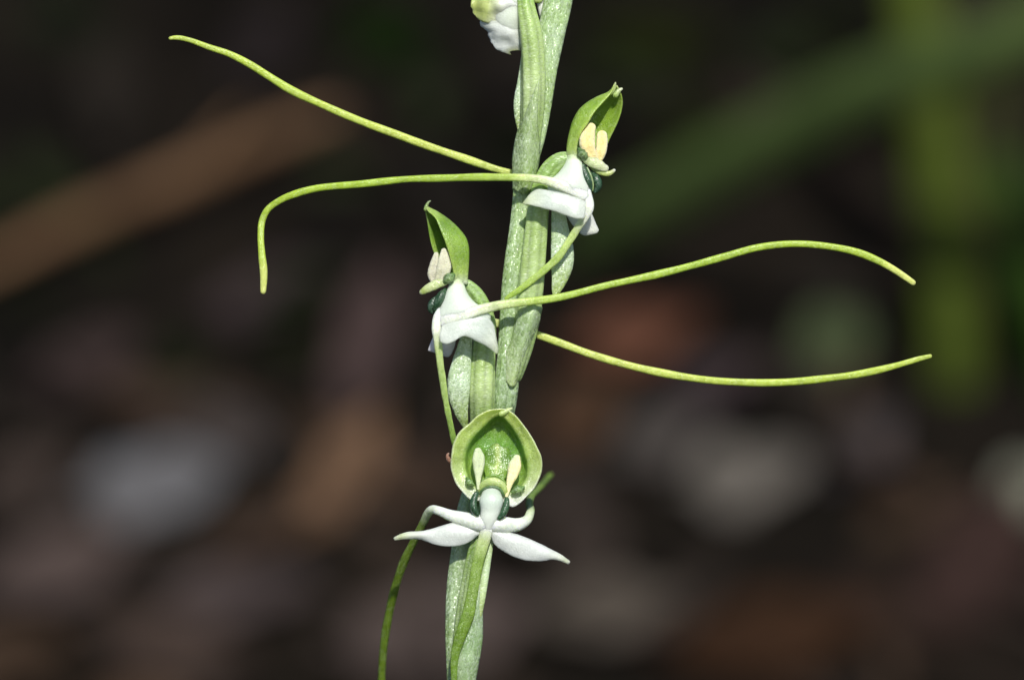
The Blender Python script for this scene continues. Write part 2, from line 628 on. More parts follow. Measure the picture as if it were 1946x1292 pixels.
dead_leaf(1860, 1060, 330, 210, 60, 24, (56, 41, 37), 'dark reddish dead leaf standing on edge beside a small pale leaf', 8)
dead_leaf(1480, 1210, 420, 180, 20, 20, (54, 36, 24), 'chestnut brown dead leaf at the foot of the bank', 9)
dead_leaf(1955, 930, 130, 110, 30, 24, (128, 128, 112), 'small pale greenish grey leaf leaning on the dark reddish leaf', 10)
dead_leaf(1160, 1160, 280, 140, 12, 18, (82, 74, 66), 'grey brown dead leaf beside the chestnut leaf', 11)
dead_leaf(120, 1080, 330, 160, 20, 20, (78, 66, 62), 'greyish brown dead leaf below the broad pale grey leaf', 12)
dead_leaf(520, 560, 260, 120, 25, 18, (60, 50, 50), 'dark mauve dead leaf below the brown twig', 13)
dead_leaf(170, 690, 220, 120, 30, 18, (62, 50, 48), 'dark brown dead leaf between the twig and the broad pale leaf', 14)
dead_leaf(460, 1130, 300, 130, 8, 18, (72, 62, 60), 'long dull grey brown dead leaf below the tan leaf', 15)
dead_leaf(1640, 850, 180, 120, 50, 20, (76, 68, 68), 'small mauve grey dead leaf beside the light grey curled leaf', 16)
dead_leaf(1590, 640, 190, 120, 48, 26, (74, 84, 56), 'low olive green leaf at the foot of the grass stems', 17, name='green_leaf', var=0.2)
dead_leaf(500, 90, 240, 120, 70, 16, (36, 30, 30), 'very dark mauve dead leaf high on the bank above the twig', 18)
dead_leaf(1265, 830, 200, 120, 35, 20, (76, 70, 66), 'grey brown dead leaf half under the light grey curled leaf', 20)
dead_leaf(430, 830, 200, 120, -20, 20, (70, 64, 62), 'dull grey dead leaf between the moss and the tan narrow leaf', 21)
dead_leaf(60, 900, 240, 120, 40, 20, (62, 52, 47), 'brown dead leaf half under the broad pale grey leaf', 22)
dead_leaf(1700, 1180, 260, 130, -25, 20, (50, 38, 32), 'dark chocolate brown dead leaf beside the chestnut leaf', 23)
dead_leaf(1060, 960, 240, 110, -15, 18, (58, 49, 46), 'dusky brown dead leaf behind the lowest flower', 24)
dead_leaf(330, 1230, 300, 150, -10, 20, (66, 54, 48), 'brown dead leaf at the foot of the bank below the long dull leaf', 25)
dead_leaf(880, 560, 200, 100, -30, 18, (46, 38, 36), 'small dark brown dead leaf directly behind the stem', 26)
dead_leaf(1370, 720, 220, 90, 24, 20, (58, 48, 50), 'thin dusky dead leaf tucked above the light grey curled leaf', 19)


# brown twig lying across the bank
def lying_stick(pts, radius_px, rgb, label):
    hits = [ground_hit(px, py, l) for px, py, l in pts]
    z0 = hits[len(hits) // 2][1]
    P = spline([tuple(h[0]) for h in hits], 26)
    base = Vector(P[0])
    o = empty('twig', base, label, 'twig')
    t = np.linspace(0, 1, 26)
    R = radius_px * S * z0 / D * (0.45 + 0.62 * np.sin(np.pi * np.clip(0.08 + 0.80 * t, 0, 1))) * (1 + 0.06 * np.sin(t * 23) + 0.05 * np.sin(t * 57))
    mt = dry_leaf_material('twig_bark', rgb, 0.35)
    V, F = plain_tube(P - P[0], R, 12)
    child_local('shaft', V, F, mt, o)
    i = 15
    q = P[i] - P[0]
    side = np.array([q + np.array([0.010, 0.006, 0.010]) * e for e in np.linspace(0, 1, 5)])
    V, F = plain_tube(side, R[i] * np.linspace(0.6, 0.25, 5), 8)
    child_local('broken_side_shoot', V, F, mt, o)
    return o


lying_stick([(-150, 560, 0.004), (0, 495, 0.007), (130, 430, 0.010), (330, 345, 0.011), (500, 272, 0.010), (640, 215, 0.006)],
            25, (118, 90, 66), 'brown dry twig lying diagonally across the dark bank')


# grass blades and upright stems rooted in the bank
def grass_blade(path, width_px, rgb, label, name='grass_blade', fold=0.3, seed=1):
    """path rows: px, py, distance from the camera in metres (None = on the ground)"""
    P = []
    for px, py, z in path:
        if z is None:
            p, _ = ground_hit(px, py, -0.004)
        else:
            p = CAM + ray(px, py) * z
        P.append(tuple(p))
    n = 30
    Q = spline(P, n)
    o = empty(name, Vector(Q[0]), label, 'grass')
    T = np.gradient(Q, axis=0); T /= np.linalg.norm(T, axis=1)[:, None]
    view = np.array(FWD)
    A = np.cross(T, view); A /= np.linalg.norm(A, axis=1)[:, None]
    B = np.cross(A, T)
    t = np.linspace(0, 1, n)
    zmid = np.mean([(Vector(q) - CAM).dot(FWD) for q in Q])
    hw = 0.5 * width_px * S * zmid / D * np.clip(1.15 - 0.55 * t ** 2, 0, 1) * np.clip(t * 10 + 0.45, 0, 1)
    s = np.linspace(-1, 1, 7)
    G = Q[:, None] + (hw[:, None] * s)[..., None] * A[:, None] + (fold * hw[:, None] * np.abs(s) ** 1.2)[..., None] * B[:, None]
    mt = dry_leaf_material(name + '_skin', rgb, 0.2, rough=0.5)
    V, F = shell(G - Q[0], 0.0006)
    child_local('blade', V, F, mt, o)
    V, F = plain_tube(Q - Q[0] + B * 0.0002, hw * 0.09 + 0.0002, 6)
    child_local('midrib', V, F, mt, o)
    return o


grass_blade([(1060, 520, None), (1180, 425, 0.922), (1330, 335, 0.906), (1500, 245, 0.890), (1700, 150, 0.873), (1900, 78, 0.862), (2100, 10, 0.856), (2300, -40, 0.856)],
            116, (80, 96, 52), 'broad grey green grass blade arching low across the bank')
grass_blade([(1822, 800, None), (1812, 620, 0.913), (1796, 420, 0.906), (1772, 200, 0.898), (1742, 0, 0.891), (1712, -220, 0.886), (1690, -420, 0.884)],
            100, (92, 106, 42), 'upright olive green grass blade crossing behind the broad arching one')
grass_blade([(1850, 640, None), (1862, 430, 0.922), (1890, 240, 0.915), (1926, 60, 0.909), (1975, -150, 0.905)],
            56, (74, 76, 46), 'thin pale olive grass blade leaning away from the upright olive one')
grass_blade([(2030, 800, None), (1985, 600, 0.91), (1945, 480, 0.906), (1925, 380, 0.904), (1918, 300, 0.904)],
            80, (48, 76, 20), 'short bright green grass blade beside the upright olive one')


# moss cushions
def moss(px, py, rx, ry, rgb, label, seed):
    p, z = ground_hit(px, py, 0.0)
    k = S * z / D
    r = random.Random(seed)
    o = empty('moss_cushion', p, label, 'moss')
    o.rotation_euler = basis_on_ground(p, 0, 0).to_euler()
    V, F = [], []
    n, m = 7, 18
    H = 0.35 * min(rx, ry) * k
    for i in range(n):
        for j in range(m):
            a = 2 * math.pi * j / m
            q = i / (n - 1)
            V.append((rx * k * q * math.cos(a) * (1 + 0.12 * math.sin(3 * a + seed)), 1.3 * ry * k * q * math.sin(a) * (1 + 0.12 * math.cos(2 * a + seed)), H * (1 - q * q) - 0.003))
    F = grid_faces(n, m, True)
    mt = dry_leaf_material('moss_skin', rgb, 0.4, 0.9)
    child_local('mound', V, F, mt, o)
    V, F = [], []
    for i in range(900):
        a = r.uniform(0, 2 * math.pi); q = math.sqrt(r.random())
        x, y = rx * k * q * math.cos(a), 1.3 * ry * k * q * math.sin(a)
        zz = H * (1 - q * q) - 0.003
        h = r.uniform(0.002, 0.005); d = r.uniform(0, 6.28); w = 0.0006
        ox, oy = r.uniform(-.5, .5) * h, r.uniform(-.5, .5) * h
        b = len(V)
        V += [(x - w * math.cos(d), y - w * math.sin(d), zz - 0.0005), (x + w * math.cos(d), y + w * math.sin(d), zz - 0.0005),
              (x + ox + w * .7 * math.cos(d), y + oy + w * .7 * math.sin(d), zz + h * .7), (x + ox * 1.5, y + oy * 1.5, zz + h)]
        F += [(b, b + 1, b + 2), (b, b + 2, b + 3)]
    c = child_local('moss_shoots', V, F, mt, o)
    c['kind'] = 'stuff'
    return o


moss(350, 720, 95, 70, (34, 58, 18), 'dark green moss cushion above the broad pale grey leaf', 1)
moss(555, 660, 80, 70, (30, 54, 16), 'dark moss cushion below the dark mauve leaf', 2)
moss(735, 80, 90, 80, (32, 56, 16), 'dark green moss cushion high on the bank above the twig', 3)
moss(130, 60, 110, 60, (46, 52, 38), 'greyish green moss cushion high on the bank beside the very dark leaf', 4)
moss(1250, 90, 160, 80, (52, 60, 22), 'wide olive moss cushion behind the arching grass blade', 5)
moss(1560, 60, 150, 70, (54, 66, 24), 'olive moss cushion under the upright olive grass blade', 7)
moss(1330, 260, 120, 60, (46, 54, 22), 'low olive moss cushion under the arching grass blade', 8)
moss(60, 590, 90, 60, (34, 44, 16), 'small olive moss cushion under the low end of the twig', 6)


def leaf_litter():
    r = random.Random(23)
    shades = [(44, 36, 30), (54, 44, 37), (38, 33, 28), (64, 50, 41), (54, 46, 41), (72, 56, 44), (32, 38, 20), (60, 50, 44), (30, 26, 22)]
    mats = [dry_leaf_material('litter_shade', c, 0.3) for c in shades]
    V, F, mi = [], [], []
    spots = [(r.uniform(-0.34, 0.34), r.uniform(0.50, 1.5)) for _ in range(1500)]
    spots += [(r.uniform(-1.6, 1.6), r.uniform(-0.2, 2.8)) for _ in range(1800)]
    for i, (x, y) in enumerate(spots):
        if abs(x) < 0.02 and 0.2 < y < 0.4:
            continue
        L = r.uniform(0.012, 0.034); wd = L * r.uniform(0.25, 0.5)
        G = leaf_grid(L, wd, r.uniform(-0.1, 0.15), r.uniform(0, 0.5), i, 5, 3)
        R = ground_normal(x, y).to_track_quat('Z', 'Y').to_matrix() @ Matrix.Rotation(r.uniform(0, 6.28), 3, 'Z') @ Matrix.Rotation(r.uniform(-0.5, 0.5), 3, 'X') @ Matrix.Rotation(r.uniform(-0.4, 0.4), 3, 'Y')
        q = (G.reshape(-1, 3) @ np.array(R).T) + np.array([x, y, ground_h(x, y) + r.uniform(0.001, 0.008)])
        b = len(V)
        V += [tuple(v) for v in q]
        f = grid_faces(5, 3, False, b)
        F += f
        mi += [(r.choice((0, 2, 6, 6, 8, 8)) if y > 0.885 else r.choice((0, 1, 2, 3, 4, 5, 7)))] * len(f)  # darker tones up the bank paint in the dimmer light there
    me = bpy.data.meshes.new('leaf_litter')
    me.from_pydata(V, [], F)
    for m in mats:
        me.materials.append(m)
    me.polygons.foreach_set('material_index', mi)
    me.shade_smooth()
    o = bpy.data.objects.new('leaf_litter', me)
    COL.objects.link(o)
    o['kind'] = 'stuff'
    o['label'] = 'dark rotting leaf fragments strewn over the forest floor, coloured darker upslope for dimmer light'
    o['category'] = 'leaf litter'


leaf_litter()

# ------------------------------------------------------------------ the orchid
base_p = W(np.array([1010.0, 3000.0, 400.0]))
gx, gy = float(base_p[0]), float(base_p[1])
gz = ground_h(gx, gy)
plant = empty('orchid_plant', (gx, gy, gz - 0.004), 'slender green orchid spike with white flowers trailing long thread-like green filaments', 'orchid')

G_STEM = [(0, (128, 158, 92)), (1, (140, 168, 112))]


def stem_col(t, th):
    c = stops(t, [(0, (126, 150, 76)), (0.45, (142, 170, 100)), (0.56, (158, 186, 102)), (0.68, (172, 198, 128)), (0.80, (172, 198, 144)), (1, (170, 196, 122))])
    if th is not None:
        g = 0.5 + 0.5 * np.sin(th * 9 + 3 * np.sin(t * 21)) * np.sin(th * 4 + t * 17)
        c = c * (0.84 + 0.22 * g)[..., None]
    return c


# the stem, from the soil to above the picture; path in picture pixels, lower part bends down to the root
def build_stem():
    vis = [(866, 1560, -34, 19), (866, 1292, -12, 17), (864, 1200, -10, 17), (868, 1110, -10, 18), (878, 1040, -12, 19), (892, 960, -34, 20),
           (924, 880, -54, 21), (952, 800, -34, 21), (960, 755, -8, 21.5), (966, 700, 0, 21), (967, 650, 0, 20), (968, 600, 0, 18.5), (971, 550, 0, 18),
           (977, 500, 0, 18), (983, 450, 0, 16.5), (990, 390, 0, 16.5), (995, 350, 0, 18), (1004, 310, 0, 18.5), (1017, 260, 0, 19), (1027, 200, 0, 21),
           (1036, 132, 0, 23), (1049, 60, 0, 25.5), (1062, 0, 0, 27), (1088, -150, -4, 25), (1112, -320, -10, 18), (1128, -470, -20, 9), (1134, -540, -24, 4)]
    V, F, t2, th2 = tube_data(vis, flat=0.7, n=220, m=48, ridge=0.10, nridge=5, wob=0.8, seed=3)
    X = W(V.reshape(-1, 3)).reshape(V.shape)
    # root end: continue the rings down to the soil in metres
    p0 = X[2].mean(0)
    R0 = X[3] - X[3].mean(0)
    tgt = np.array([gx, gy, gz - 0.004])
    k = 40
    extra = []
    for i in range(k):
        e = i / k
        h = 1 - e
        q = p0 * (1 - h) + tgt * h
        q[1] += 0.012 * math.sin(math.pi * h)
        extra.append(q + R0 * (1 + 0.5 * h))
    X = np.concatenate([np.array(extra), X[3:]])
    n, m = X.shape[:2]
    F = grid_faces(n, m, True)
    F.append(tuple(range(m - 1, -1, -1)))
    F.append(tuple((n - 1) * m + j for j in range(m)))
    tt = np.concatenate([np.zeros(k), np.linspace(0, 1, n - k)])
    th = np.linspace(0, 2 * math.pi, m, endpoint=False)
    c = stem_col(np.repeat(tt[:, None], m, 1), np.repeat(th[None, :], n, 0)).reshape(-1, 3)
    return make_obj('stem', X.reshape(-1, 3), F, M_STEM, plant, c)


build_stem()

# leaves low on the stem, under the picture
for i, (az, hgt, ln) in enumerate(((0.6, 0.05, 0.11), (3.6, 0.09, 0.10), (5.2, 0.13, 0.08))):
    p0 = np.array([gx, gy, gz - 0.004]); p1 = W(np.array([866.0, 1560.0, -34.0]))
    e = hgt / (p1[2] - gz)
    q = p0 * (1 - e) + p1 * e
    q[1] += 0.012 * math.sin(math.pi * (1 - e))
    G = leaf_grid(ln, ln * 0.2, 0.0, 0.35, i)
    G[..., 0] += ln / 2
    G[..., 2] += 0.7 * G[..., 0] - 5.0 * G[..., 0] ** 2
    R = np.array(Matrix.Rotation(az, 3, 'Z'))
    V, F = shell(G @ R.T, 0.0005)
    make_obj('leaf', V + q, F, M_BRACT, plant, np.tile(lin((86, 120, 58)), (len(V), 1)))

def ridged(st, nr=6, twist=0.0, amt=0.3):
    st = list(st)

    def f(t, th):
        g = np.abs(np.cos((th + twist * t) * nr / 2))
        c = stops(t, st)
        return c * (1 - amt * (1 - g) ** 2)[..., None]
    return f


C_OV = [(0, (130, 160, 84)), (0.5, (174, 198, 116)), (0.8, (142, 174, 80)), (1, (150, 180, 106))]
C_BR = [(0, (148, 174, 98)), (0.5, (154, 178, 112)), (1, (162, 186, 110))]
C_SP = [(0, (156, 180, 92)), (0.45, (184, 206, 158)), (0.75, (176, 198, 124)), (1, (168, 188, 86))]
WHITE = (228, 234, 220)
WHITE2 = (218, 226, 210)
PALE = (222, 230, 206)
LIME = (164, 190, 66)
GREEN = (134, 170, 52)
C_FIL = [(0, WHITE), (0.07, (230, 236, 214)), (0.12, (212, 222, 172)), (0.2, (178, 200, 96)), (0.3, (164, 190, 70)), (0.6, (162, 188, 58)), (0.9, (168, 190, 62)), (0.93, (206, 216, 110)), (1, (210, 218, 120))]
C_FIL2 = [(0, (224, 232, 200)), (0.1, (190, 204, 104)), (0.35, (194, 206, 98)), (0.7, (174, 194, 70)), (1, (178, 196, 78))]
C_LOBE = [(0, WHITE), (0.14, (206, 220, 176)), (0.3, (164, 194, 98)), (1, (140, 176, 58))]


def veined(st, lines=9, amt=0.10):
    st = list(st)

    def f(t, s):
        v = np.abs(np.sin(np.pi * lines * s)) ** 8
        return stops(t, st) * (1 - amt * v * np.clip(t * 3, 0, 1))[..., None] * np.array([1, 1, 1]) + (amt * 0.25 * v)[..., None] * lin((170, 190, 110))
    return f


def petal_col(tip_t=0.85, tipc=(196, 208, 140)):
    return [(0, WHITE), (tip_t - 0.25, WHITE), (tip_t, (222, 228, 196)), (1, tipc)]


# ---------------- top flower, seen from behind
def flower_top():
    f = tube('flower', [(978, -24, 14, 22), (972, 5, 10, 30), (968, 35, 6, 30), (970, 60, 4, 20)], [(0, PALE), (1, WHITE)], M_PETAL, plant, flat=0.7, n=24, m=20)
    f['label'] = 'topmost open flower turned away, showing its white back'
    tube('ovary', [(1003, 338, 8, 14), (1008, 262, 15, 19), (1013, 190, 22, 22), (1013, 103, 26, 22), (1009, 62, 28, 21), (1002, 25, 28, 18), (994, -20, 22, 14), (984, -40, 16, 12)],
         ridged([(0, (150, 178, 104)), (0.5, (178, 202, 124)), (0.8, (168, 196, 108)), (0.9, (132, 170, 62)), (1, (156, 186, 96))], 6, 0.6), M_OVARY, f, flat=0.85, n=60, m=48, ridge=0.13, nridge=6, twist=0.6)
    tube('spur', [(998, 95, 4, 6), (993, 150, 2, 9), (988, 195, 0, 12), (987, 225, 0, 9), (986, 245, 0, 3)], C_SP, M_SPUR, f, flat=0.6, n=30, m=16)
    loft('lateral_sepal', [[(985, -14, 22), (945, -24, 20), (910, -16, 14), (897, -2, 8)], [(990, 12, 26), (950, 14, 26), (915, 14, 18), (895, 8, 10)], [(985, 36, 18), (955, 43, 16), (925, 44, 10), (905, 34, 6), (896, 14, 6)]],
         [(0, WHITE), (0.3, (230, 234, 214)), (0.65, (196, 208, 130)), (1, (184, 196, 108))], M_PETAL, f, wavy=10, seed=4, thick=4, n=44, m=24)
    loft('lateral_sepal', [[(912, 36, 2), (914, 50, 0), (926, 60, 0), (932, 76, 0), (943, 93, 0), (957, 101, -2), (970, 103, -2)], [(950, 40, 16), (955, 60, 14), (962, 80, 12), (970, 98, 4)], [(994, 30, 10), (994, 55, 10), (992, 78, 8), (989, 96, 4)]],
         [(0, PALE), (0.2, WHITE), (0.8, WHITE), (0.93, (216, 220, 186)), (1, (190, 200, 130))], M_PETAL, f, wavy=9, seed=5, thick=4, n=44, m=24)
    tube('hood', [(985, -30, 8, 18), (972, -70, 0, 38), (968, -110, -10, 30), (978, -150, -20, 5)], [(0, PALE), (0.4, (136, 172, 70)), (1, (128, 164, 60))], M_HOOD, f, flat=0.8, n=30, m=20)
    tube('lip_lobe', [(1014, -60, -6, 10), (1022, -25, -2, 14), (1022, -4, 0, 11)], [(0, WHITE), (1, (170, 188, 96))], M_FIL, f, flat=0.6, n=16, m=14)
    tube('filament', [(1024, -20, -12, 7), (1029, 15, -10, 7), (1031, 34, -10, 5), (1032, 41, -10, 3)], [(0, WHITE), (1, (226, 226, 210))], M_PETAL, f, flat=0.8, n=16, m=12)


flower_top()
loft('bract', [[(974, 360, 2), (974, 325, 6), (974, 298, 8), (983, 250, 20), (991, 236, 30), (1006, 196, 40), (1022, 156, 44)],
               [(997, 368, 24), (1000, 325, 34), (1002, 290, 38), (1004, 255, 42), (1009, 225, 45), (1016, 190, 46), (1023, 155, 45)],
               [(1018, 352, 8), (1022, 325, 10), (1026, 298, 16), (1026, 272, 24), (1022, 244, 36), (1022, 200, 43), (1024, 156, 44)]],
     C_BR, M_BRACT, plant, n=50, m=18, thick=3)


# ---------------- flower on the right of the stem
def fwd(k, curves):
    return [[(p[0], p[1], p[2] + k) for p in c] for c in curves]


def flower_right():
    f = loft('flower', [[(1080, 296, 32), (1076, 312, 34), (1060, 332, 38), (1044, 346, 46), (1042, 364, 46), (1050, 380, 40)],
                        [(1089, 296, 40), (1092, 315, 48), (1088, 338, 56), (1082, 356, 58), (1080, 374, 52), (1082, 388, 44)],
                        [(1099, 298, 36), (1108, 318, 42), (1116, 342, 48), (1121, 366, 50), (1122, 382, 48), (1116, 392, 44)]],
             [(0, (196, 214, 160)), (0.14, (222, 232, 208)), (0.28, WHITE2), (1, WHITE2)], M_PETAL, plant, n=36, m=20, thick=16, edge=0.3)
    f['label'] = 'flower beside the upper stem with a pointed hood and bright yellow pollen sacs'
    tube('ovary', [(980, 715, 6, 12), (990, 665, 10, 20), (1003, 600, 15, 23), (1009, 540, 18, 24), (1015, 480, 20, 23), (1020, 430, 21, 21.5), (1024, 390, 22, 20), (1033, 350, 20, 19), (1047, 322, 22, 18), (1066, 306, 24, 16), (1084, 302, 26, 12)],
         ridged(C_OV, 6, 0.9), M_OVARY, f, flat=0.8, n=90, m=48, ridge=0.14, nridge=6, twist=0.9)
    hood_c = lambda t, s: stops(t, [(0, (206, 222, 176)), (0.12, (168, 196, 96)), (0.3, (144, 176, 62)), (0.7, (132, 166, 50)), (0.95, (150, 176, 70)), (1, (176, 194, 110))]) * (1 - 0.16 * np.abs(np.sin(s * 22)) ** 6 + 0.25 * np.exp(-((s - 0.01) / 0.05) ** 2))[..., None]
    loft('hood', [[(1098, 304, 42), (1097, 276, 48), (1106, 250, 56), (1116, 236, 58), (1130, 213, 56), (1146, 195, 48), (1162, 176, 38), (1169, 160, 32)],
                  [(1079, 306, 34), (1079, 280, 34), (1082, 260, 34), (1090, 231, 34), (1105, 206, 32), (1132, 187, 30), (1158, 175, 30), (1168, 160, 30)],
                  [(1086, 302, 10), (1094, 276, 0), (1104, 250, -8), (1118, 230, -12), (1136, 210, -10), (1153, 194, 0), (1166, 178, 14), (1170, 162, 26)],
                  [(1112, 304, 12), (1148, 284, 6), (1161, 259, 8), (1174, 232, 12), (1181, 210, 16), (1183, 191, 20), (1179, 176, 26), (1173, 164, 28)]],
         hood_c, M_HOOD, f, n=44, m=34, thick=4.5)
    tube('hood_tip', [(1160, 178, 32, 4.5), (1167, 168, 30, 3.5), (1169.5, 158, 30, 1.6)], [(0, (150, 178, 76)), (1, (186, 200, 130))], M_HOOD, f, n=12, m=10)
    tube('hood_tip', [(1170, 181, 28, 6), (1176, 173, 29, 4.5), (1181, 169.5, 30, 2.8)], [(0, (140, 172, 66)), (1, (214, 220, 180))], M_HOOD, f, n=12, m=10)
    tube('pollen_sac', [(1123, 243, 46, 9.5), (1118, 256, 48, 13.5), (1116, 274, 50, 15), (1124, 294, 48, 11), (1135, 307, 46, 5)], lambda t, th: stops(np.abs(np.cos(th)), [(0, (246, 224, 148)), (0.75, (244, 226, 162)), (1, (238, 232, 196))]), M_POLLEN, f, flat=0.55, n=30, m=22, lump=0.12, seed=2, groove=0.45)
    tube('pollen_sac', [(1144, 258, 40, 10), (1144, 272, 42, 10.8), (1142, 290, 44, 10), (1138, 307, 44, 5)], lambda t, th: stops(np.abs(np.cos(th)), [(0, (246, 222, 144)), (0.75, (244, 226, 162)), (1, (240, 234, 200))]), M_POLLEN, f, flat=0.6, n=30, m=22, lump=0.10, seed=3, groove=0.45)
    tube('rostellum', [(1108, 301, 44, 5), (1122, 307, 50, 10), (1138, 314, 48, 10), (1150, 320, 46, 7)], [(0, (150, 176, 96)), (0.5, (208, 218, 170)), (1, (222, 224, 190))], M_HOOD, f, flat=0.5, n=20, m=16, lump=0.25, seed=4)
    tube('rostellum', [(1126, 320, 40, 4), (1144, 328, 42, 6), (1157, 330, 42, 5), (1167, 324, 42, 3)], [(0, (150, 180, 90)), (0.6, (190, 206, 120)), (0.8, (200, 210, 140)), (1, (236, 234, 222))], M_HOOD, f, flat=0.6, n=18, m=14)
    tube('auricle', [(1100, 284, 50, 4), (1106, 291, 52, 9), (1112, 298, 52, 6)], [(0, (70, 104, 54)), (1, (58, 92, 48))], M_GRAIN, f, n=14, m=14, lump=0.5, seed=5)
    tube('stigma_arm', [(1108, 314, 46, 4), (1113, 334, 50, 9), (1121, 352, 50, 7), (1124, 361, 50, 3)], [(0, (46, 80, 48)), (1, (40, 74, 46))], M_STIGMA, f, flat=0.8, n=24, m=16, lump=0.1)
    tube('stigma_arm', [(1124, 328, 38, 4), (1134, 342, 42, 8), (1137, 354, 42, 7), (1131, 364, 42, 4)], [(0, (44, 78, 48)), (1, (46, 78, 58))], M_STIGMA, f, flat=0.8, n=24, m=16, lump=0.1)
    tube('stigma_arm', [(1116, 319, 50, 1.6), (1123, 334, 53, 1.9), (1127, 350, 52, 1.8), (1126, 362, 50, 2.2)], [(0, (150, 176, 120)), (1, (130, 156, 100))], M_HOOD, f, n=18, m=8)
    # trailing lip lobes
    tube('filament', [(1108, 372, 58, 12), (1086, 361, 60, 11.5), (1062, 351, 63, 10), (1036, 343, 60, 8.5), (1012, 339, 62, 7.8), (985, 337, 60, 7.5), (950, 336, 52, 7.2), (900, 336, 34, 7), (840, 338, 22, 7), (770, 341, 12, 6.8), (687, 350, 4, 6.8), (600, 360, -6, 6.6),
                      (557, 371, -12, 6.6), (531, 382, -16, 6.4), (509, 399, -18, 6.2), (499, 420, -18, 6.4), (496.5, 448, -12, 6.8), (498.5, 484, -6, 7.2), (501.5, 517, -4, 7), (500, 553, -4, 5.5)], C_FIL, M_FIL, f, flat=0.62, n=150, m=18, wob=1.1, groove=0.18, seed=11)
    tube('filament', [(1078, 356, 14, 9), (1050, 352, -14, 8), (1015, 345, -26, 7), (975, 331, -30, 7), (940, 321, -26, 7), (870, 297, -20, 7.2), (780, 266, -14, 7.4), (700, 238, -8, 7.6), (608, 198, -2, 7.4), (557, 173, 2, 7.4), (516, 147, 4, 7.4),
                      (475, 122, 6, 7), (434, 102, 8, 6.2), (399, 90.5, 8, 5.6), (362, 77, 8, 5), (338, 72, 8, 4.6), (324, 73, 8, 3.2)], C_FIL2, M_FIL, f, flat=0.66, n=130, m=18, wob=1.3, groove=0.18, seed=12)
    tube('lip_lobe', [(1117, 364, 54, 7), (1120, 385, 60, 8.5), (1117, 403, 63, 8.5), (1106, 421, 62, 7.8), (1092, 442, 58, 7.4), (1064, 485, 52, 7), (1030, 517, 46, 6.8), (995, 545, 40, 6), (974, 559, 36, 5), (962, 567, 32, 3)],
         [(0, WHITE2), (0.2, (226, 232, 208)), (0.35, (184, 204, 120)), (1, (160, 190, 72))], M_FIL, f, flat=0.5, n=70, m=18, wob=0.7, groove=0.25, seed=13)
    loft('lateral_sepal', fwd(12, [[(1112, 382, 58), (1085, 372, 62), (1053, 364, 60), (1018, 361, 52), (994, 386, 46)], [(1113, 398, 64), (1085, 394, 67), (1050, 382, 65), (1016, 375, 56), (993, 387, 48)], [(1110, 416, 66), (1095, 416, 69), (1053, 402, 67), (1012, 391, 60), (993, 388, 48)]]),
         veined([(0, WHITE2), (0.6, (212, 222, 206)), (0.85, (216, 226, 190)), (1, (190, 206, 140))]), M_PETAL, f, thick=3, edge=0.25, wavy=2.0, seed=6)
    loft('lateral_sepal', [[(1118, 384, 22), (1124, 404, 20), (1132, 424, 18), (1138, 437, 16)], [(1098, 392, 26), (1110, 420, 24), (1122, 438, 20), (1136, 441, 16)], [(1072, 398, 22), (1086, 425, 20), (1108, 447, 18), (1122, 446, 16), (1134, 443, 16)]],
         veined([(0, PALE), (0.7, (230, 232, 214)), (1, (226, 230, 206))]), M_PETAL, f, thick=4, wavy=1, seed=7)
    tube('spur', [(1062, 385, 30, 12), (1062, 415, 27, 14.5), (1065, 445, 25, 18), (1068.5, 475, 24, 21.8), (1068, 505, 24, 21), (1063, 532, 24, 15), (1057, 552, 24, 9), (1054, 562, 24, 4)], C_SP, M_SPUR, f, flat=0.45, n=50, m=24)


flower_right()
loft('bract', [[(1003, 584, 30), (990, 594, 30), (980, 615, 26), (972, 645, 20), (963, 668, 16), (956, 715, 10)],
               [(1016, 582, 42), (1011, 596, 44), (1004, 618, 42), (994, 650, 36), (984, 690, 26), (972, 735, 19)],
               [(1031, 584, 26), (1028, 598, 24), (1024, 618, 18), (1012, 655, 10), (998, 690, 4), (984, 728, 2)]],
     [(0, (152, 180, 104)), (0.3, (156, 182, 124)), (0.6, (162, 188, 116)), (1, (166, 188, 108))], M_BRACT, plant, n=44, m=18, thick=3)


